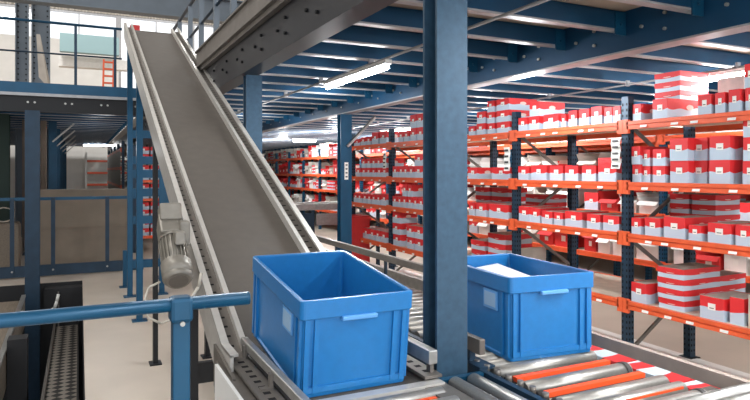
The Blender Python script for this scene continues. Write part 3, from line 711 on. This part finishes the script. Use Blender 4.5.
g = MB().box(1.30, 1.33, 2.15, 5.2, 1.04, 1.08).build('guide_rail', 'alu', t, bevel=.004)
MB().box(1.30, 1.335, 2.2, 2.23, .9, 1.04).box(1.30, 1.335, 4.9, 4.93, .9, 1.04).build('rail_bracket', 'dull', g)
for x in (1.36, 1.93):
    for y in (1.25, 3.2, 5.3): MB().box(x - .02, x + .02, y - .03, y + .03, 0, .86).build('leg', 'navy', t)
# silver cross bars at the near end
for i, (y, z) in enumerate(((1.075, 1.0), (1.015, 1.0))): MB().tube((1.39 + .12 * i, y, z), (2.9, y - .02, z + .005), .022, 16).build('cross_bar', 'galv', t)
MB().box(2.0, 2.9, .96, 1.10, .93, .975).build('bar_bracket', 'black', t)
MB().box(2.82, 2.86, 1.0, 1.04, 0, .93).build('leg', 'navy', t)
MB().box(1.6, 1.7, .98, 1.12, .90, .975).build('bar_bracket', 'navy', t)

at(1.24)
t = thing('transfer_conveyor', 'short transfer section of lengthwise rollers between the two conveyors', 'conveyor', (1.24, 1.2, 0))
for x in (1.185, 1.265): MB().tube((x, 1.0, .975), (x, 1.60, .975), .028, 18).tube((x, 1.6, .975), (x, 1.625, .975), .01, 8, 1).build('roller', ['roller', 'dull'], t)
MB().box(1.14, 1.33, 1.625, 1.65, .90, .985).build('end_plate', 'blue', t)
MB().box(1.14, 1.33, .98, 1.0, .88, .985).build('end_plate', 'blue', t)
for x in (1.15, 1.31): MB().box(x - .015, x + .015, 1.01, 1.04, 0, .9).build('leg', 'navy', t)
MB().box(1.145, 1.325, 1.0, 1.62, .88, .90).build('tray', 'navy', t)

# cross conveyor at the back
at(3)
t = thing('cross_conveyor', 'pale grey conveyor crossing at the back end of the rollers', 'conveyor', (3, 9, 0))
MB().box(2.3, 4.9, 8.95, 9.0, 1.06, 1.17).build('side_frame', 'galv', t)
MB().box(2.3, 4.9, 9.5, 9.55, 1.06, 1.17).build('side_frame', 'galv', t)
MB().box(2.3, 4.9, 9.0, 9.5, 1.11, 1.13).build('belt', 'belt', t)
MB().box(2.6, 3.55, 8.9, 8.95, .78, 1.02).build('drive_box', 'navy', t)
MB().box(3.6, 4.6, 8.9, 8.94, .80, 1.0).build('lower_frame', 'galv', t)
for x in (2.4, 3.56, 4.8):
    for y in (8.97, 9.52): MB().box(x - .03, x + .03, y - .02, y + .02, 0, 1.06).build('leg', 'navy', t)
tag(MB().box(4.0, 4.35, 8.4, 8.75, 0, .98).box(3.98, 4.37, 8.38, 8.77, .9, .95).build('red_bin', 'redc', None, (4.1, 8.4, 0)), 'red container standing beside the cross conveyor at the back', 'container')

# ------------------------------------------------------------------ totes
def tote(label, loc, rot, group):
    t = thing('plastic_tote', label, 'tote', (0, 0, 0), group); ORG[t.name] = (0, 0, 0)
    b = MB(); N = 4
    def loop(hx, hy, r, z):
        k = len(b.v)
        for cx, cy, a0 in ((hx - r, hy - r, 0), (-hx + r, hy - r, 90), (-hx + r, -hy + r, 180), (hx - r, -hy + r, 270)):
            for i in range(N + 1):
                a = math.radians(a0 + 90 * i / N); b.v.append((cx + r * math.cos(a), cy + r * math.sin(a), z))
        return k
    n = 4 * (N + 1)
    spec = [(.184, .284, .012, 0), (.190, .290, .015, .0), (.192, .292, .015, .012), (.186, .286, .015, .016), (.189, .289, .015, .255), (.198, .298, .015, .258), (.2, .3, .016, .262), (.2, .3, .016, .318), (.197, .297, .014, .32), (.187, .287, .012, .32), (.184, .284, .012, .315), (.180, .280, .012, .02)]
    L = [loop(*q) for q in spec]
    for a, c in zip(L[:-1], L[1:]):
        for i in range(n):
            j = (i + 1) % n; b.face([a + i, a + j, c + j, c + i], 0)
    b.face([L[0] + i for i in reversed(range(n))], 0); b.face([L[-1] + i for i in range(n)], 0)
    rb = b
    for s in (-1, 1):
        for x in (-.182, -.150, .128, .162): rb.box(x, x + .016, *sorted((s * .287, s * .2965)), .014, .258)
        rb.box(-.182, .178, *sorted((s * .287, s * .294)), .014, .034)
        for y in (-.282, -.245, .227, .266): rb.box(*sorted((s * .187, s * .1965)), y, y + .016, .014, .258)
    b.build('body', 'tote', t, raw=True)
    for s in (-1, 1): MB().box(-.062, .062, *sorted((s * .296, s * .312)), .248, .262).build('handle_highlight', 'totelt', t, bevel=.003, raw=True)  # paler bar paints the highlight of the handle recess
    lh = MB()
    lh.box(-.194, -.189, -.20, -.10, .175, .25).build('label_holder', 'totelt', t, raw=True)
    MB().box(-.196, -.194, -.19, -.11, .185, .24).build('label_insert', 'insert', t, raw=True)
    t.location = loc; t.rotation_euler = rot; t.scale = (1.035, 1.035, 1.035)
    return t
tote('sharp blue plastic tote with papers inside on the right roller conveyor', (1.74, 2.185, .991), (0, 0, math.radians(-5)), 'blue totes')
TA = math.radians(6.6)
ty, tz = 1.89, 0.993
tote('blue plastic tote leaving the foot of the inclined belt', (0.842, ty + .30 * math.cos(TA), tz + .30 * math.sin(TA)), (TA, 0, 0), 'blue totes')
ps = thing('paper_stack', 'white papers lying inside the blue tote on the roller conveyor', 'papers', (0, 0, 0)); ORG[ps.name] = (0, 0, 0)
MB().hexa([(-.10, -.12, 0), (.13, -.12, 0), (.13, .20, 0), (-.10, .20, 0), (-.10, -.12, .19), (.13, -.12, .21), (.13, .20, .25), (-.10, .20, .235)]).build('sheets', 'paper', ps, raw=True)
ps.location = (1.755, 2.24, 1.03); ps.rotation_euler = (0, 0, math.radians(4))
at(0)

# ------------------------------------------------------------------ left foreground and pit
t = thing('foreground_guard_rail', 'blue tubular guard rail with round end in the left foreground', 'railing', (0.25, 1.7, 0))
MB().tube((-1.6, 1.7, 1.352), (0.452, 1.7, 1.352), 0.0195, 24).build('top_tube', 'blue', t)
MB().box(0.236, 0.284, 1.69, 1.735, 0, 1.325).build('post', 'blue', t, bevel=.004)
MB().box(0.228, 0.291, 1.676, 1.736, 1.30, 1.374).build('clamp_sleeve', 'blue', t, bevel=.012)
MB().tube((0.259, 1.672, 1.302), (0.259, 1.664, 1.302), .007, 10).build('bolt', 'galv', t)
MB().tube((.452, 1.7, 1.352), (.456, 1.7, 1.352), .0195, 24).build('end_cap', 'blue', t)

t = thing('pit_guard_rail', 'navy guard rail with posts in front of the low wall', 'railing', (-2, 10.5, 0))
MB().box(-6, 0.98, 10.46, 10.5, 0.02, 0.2).build('base_beam', 'navy', t)
MB().box(-6, 0.9, 10.47, 10.5, 1.26, 1.31).build('top_rail', 'blue', t)
for x in (-2.45, -1.25, -0.96, -0.39, 0.41): MB().box(x - .03, x + .03, 10.44, 10.46, 0.05, 1.3).build('post', 'navy', t)
bm = MB()
for x in (-1.25, -.96, -.39, .41): bm.tube((x, 10.44, .12), (x, 10.42, .12), .016, 8)
bm.build('bolt_set', 'galv', t)
tag(MB().box(-1.9 + 1.2, 0.82, 11.2, 11.35, 0, 1.38).box(-.72, .84, 11.18, 11.37, 1.38, 1.41).box(-.7, .82, 11.19, 11.2, .72, .735).build('low_wall', 'wallc', None, (0, 11.2, 0)), 'low brown grey concrete wall behind the navy guard rail', 'low wall')
tag(MB().box(-6, -1.5, 11.7, 11.8, 0, 1.33).build('low_wall', 'deckunder', None, (-3, 11.7, 0)), 'low dull wall at the left edge behind the guard rail', 'low wall')
tag(MB().box(-1.36, -.92, 11.0, 11.5, 0, .82).box(-1.34, -.94, 11.02, 11.48, .82, .85).build('floor_crate', 'brown', None, (-1.1, 11, 0)), 'brown grey crate on the floor behind the left guard rail', 'crate')
tag(MB().curve([(-1.14 + .15 * math.cos(a * .5236), 11.1, 1.0 + .12 * math.sin(a * .5236)) for a in range(13)], .01).build('cable_loop', 'cable', None, (-1.1, 11.1, .87)), 'pale loop of cable hanging above the crate at the left', 'cable')
# grated walkway in the pit
t = thing('grated_walkway', 'expanded metal walkway running along the pit below floor level', 'walkway', (-.15, 5, -.62))
MB().box(-.32, -.03, .5, 9.6, -.64, -.62).build('grating', 'grating', t)
MB().box(-.35, -.32, .5, 9.6, -.68, -.56).build('edge_rail', 'dull', t)
MB().box(-.03, -.012, .5, 9.6, -.68, -.52).build('edge_rail', 'black', t)
for y in (1, 4, 7, 9.4): MB().box(-.2, -.12, y, y + .08, -2.0, -.64).build('leg', 'black', t)
t = thing('pit_conveyor', 'brown slatted conveyor side seen in the pit at the lower left', 'conveyor', (-1.4, 4, -2.0))
MB().strip(-1.6, -0.72, [(3.2, -.35, -.42), (9.2, -.1, -.17)]).build('board', 'brown', t)
MB().strip(-.72, -.69, [(3.2, -.3, -.75), (9.2, -.05, -.45)]).build('side_plate', 'brown', t)
MB().strip(-.73, -.68, [(3.2, -.27, -.3), (9.2, -.02, -.05)]).build('edge_strip', 'galv', t)
for y in (3.6, 6.2, 8.8): MB().box(-1.2, -1.12, y, y + .08, -2.0, -.4).build('leg', 'black', t)
tag(MB().box(-.68, -.50, 6.9, 7.1, -2.0, -.05).build('pit_post', 'pitdark', None, (-.6, 7, -2.0)), 'dark square post in the pit left of the walkway', 'post')
t = thing('pit_cabinet', 'dark cabinet with pale hooked cable below the floor edge', 'cabinet', (-.25, 9.5, -2.0))
MB().box(-.48, .03, 9.70, 9.90, -2.0, -.06).build('body', 'pitdark', t)
MB().curve([(-.40, 9.66, -.38), (-.34, 9.62, -.34), (-.31, 9.62, -.24), (-.29, 9.66, -.14)], .022).build('hooked_cable', 'tag', t)
MB().box(-.3, -.28, 9.64, 9.66, -1.3, -.1).build('door_edge', 'dull', t)
# red part on top platform
tag(MB().box(.62, .74, 8.4, 8.55, 3.465, 3.78).build('red_crate', 'redc', None, (.68, 8.4, 3.465)), 'small red crate showing above the top end of the belt', 'crate')
t = thing('folding_ladder', 'orange stepladder leaning on the upper platform left of the belt top', 'ladder', (.3, 11, 3.09))
for x in (.36, .52): MB().bar((x, 10.9, 3.09), (x + .02, 11.1, 3.75), .03, .04).build('stile', 'orange', t)
for i in range(5): MB().box(.375, .53, 10.92 + i * .035, 10.95 + i * .035, 3.17 + i * .13, 3.20 + i * .13).build('rung', 'orange', t)
# upper-storey items behind the left rail
tag(MB().hexa([(-.68, 12, 3.5), (-.52, 12, 3.3), (-.48, 12.1, 3.3), (-.64, 12.1, 3.5), (-.72, 12, 4.3), (-.66, 12, 4.3), (-.66, 12.1, 4.3), (-.72, 12.1, 4.3)]).build('draped_sheet', 'greyc', None, (-1.2, 12, 3.1)), 'pale folded sheet hanging behind the upper guard rail', 'sheet')

# ------------------------------------------------------------------ light
w = bpy.data.worlds.new('world'); scn.world = w; w.use_nodes = True
bg = w.node_tree.nodes['Background']; bg.inputs[0].default_value = (0.93, 0.96, 1.0, 1); bg.inputs[1].default_value = 1.3
for i, (x, y, z, L, ax_) in enumerate(LGT):
    d = bpy.data.lights.new('tube_light', 'AREA'); d.shape = 'RECTANGLE'; d.size = 0.12; d.size_y = L
    if ax_: d.size = L; d.size_y = .12
    d.energy = 30 * L; d.color = (.94, .975, 1.0)
    o = bpy.data.objects.new('tube_light', d); col.objects.link(o); o.location = (x, y, z)
for x, y in ((1.9, -1.6), (0.4, -1.4), (3.6, -1.2), (2.6, 6.6), (2.6, 9.8), (3.7, 4.4), (3.7, 1.4), (5.7, 2.2), (5.75, 3.9), (5.75, 7.9), (5.3, 13), (7.5, 6), (7.5, 10), (7.5, 14), (5.3, 17), (.4, 12), (.3, 15.5)):  # fill lamps without fixtures, added to brighten the racks and the near view
    if y > 0:
        d = bpy.data.lights.new('added_fill_light', 'POINT'); d.shadow_soft_size = .12; d.energy = (36 if y < 12 else 110) if x > 3 else (24 if x > 1 else 14)
    else:
        d = bpy.data.lights.new('added_fill_light', 'AREA'); d.shape = 'RECTANGLE'; d.size = .15; d.size_y = 1.2; d.energy = 45
    d.color = (.93, .97, 1.0)
    o = bpy.data.objects.new('added_fill_light', d); col.objects.link(o); o.location = (x, y, 2.42 if x > 1 else 2.2)
for x, y in ((-4, 6), (-4, 16), (-2, 23), (5, 23)):  # unseen lamps added under the roof to brighten the hall
    d = bpy.data.lights.new('added_hall_light', 'AREA'); d.size = 2.5; d.energy = 330 if y < 20 else 600; d.color = (1, .99, .97)
    o = bpy.data.objects.new('added_hall_light', d); col.objects.link(o); o.location = (x, y, 12.5)
vs = scn.view_settings; vs.view_transform = 'Standard'; vs.look = 'None'; vs.gamma = 1; vs.use_curve_mapping = False; vs.exposure = 0.35
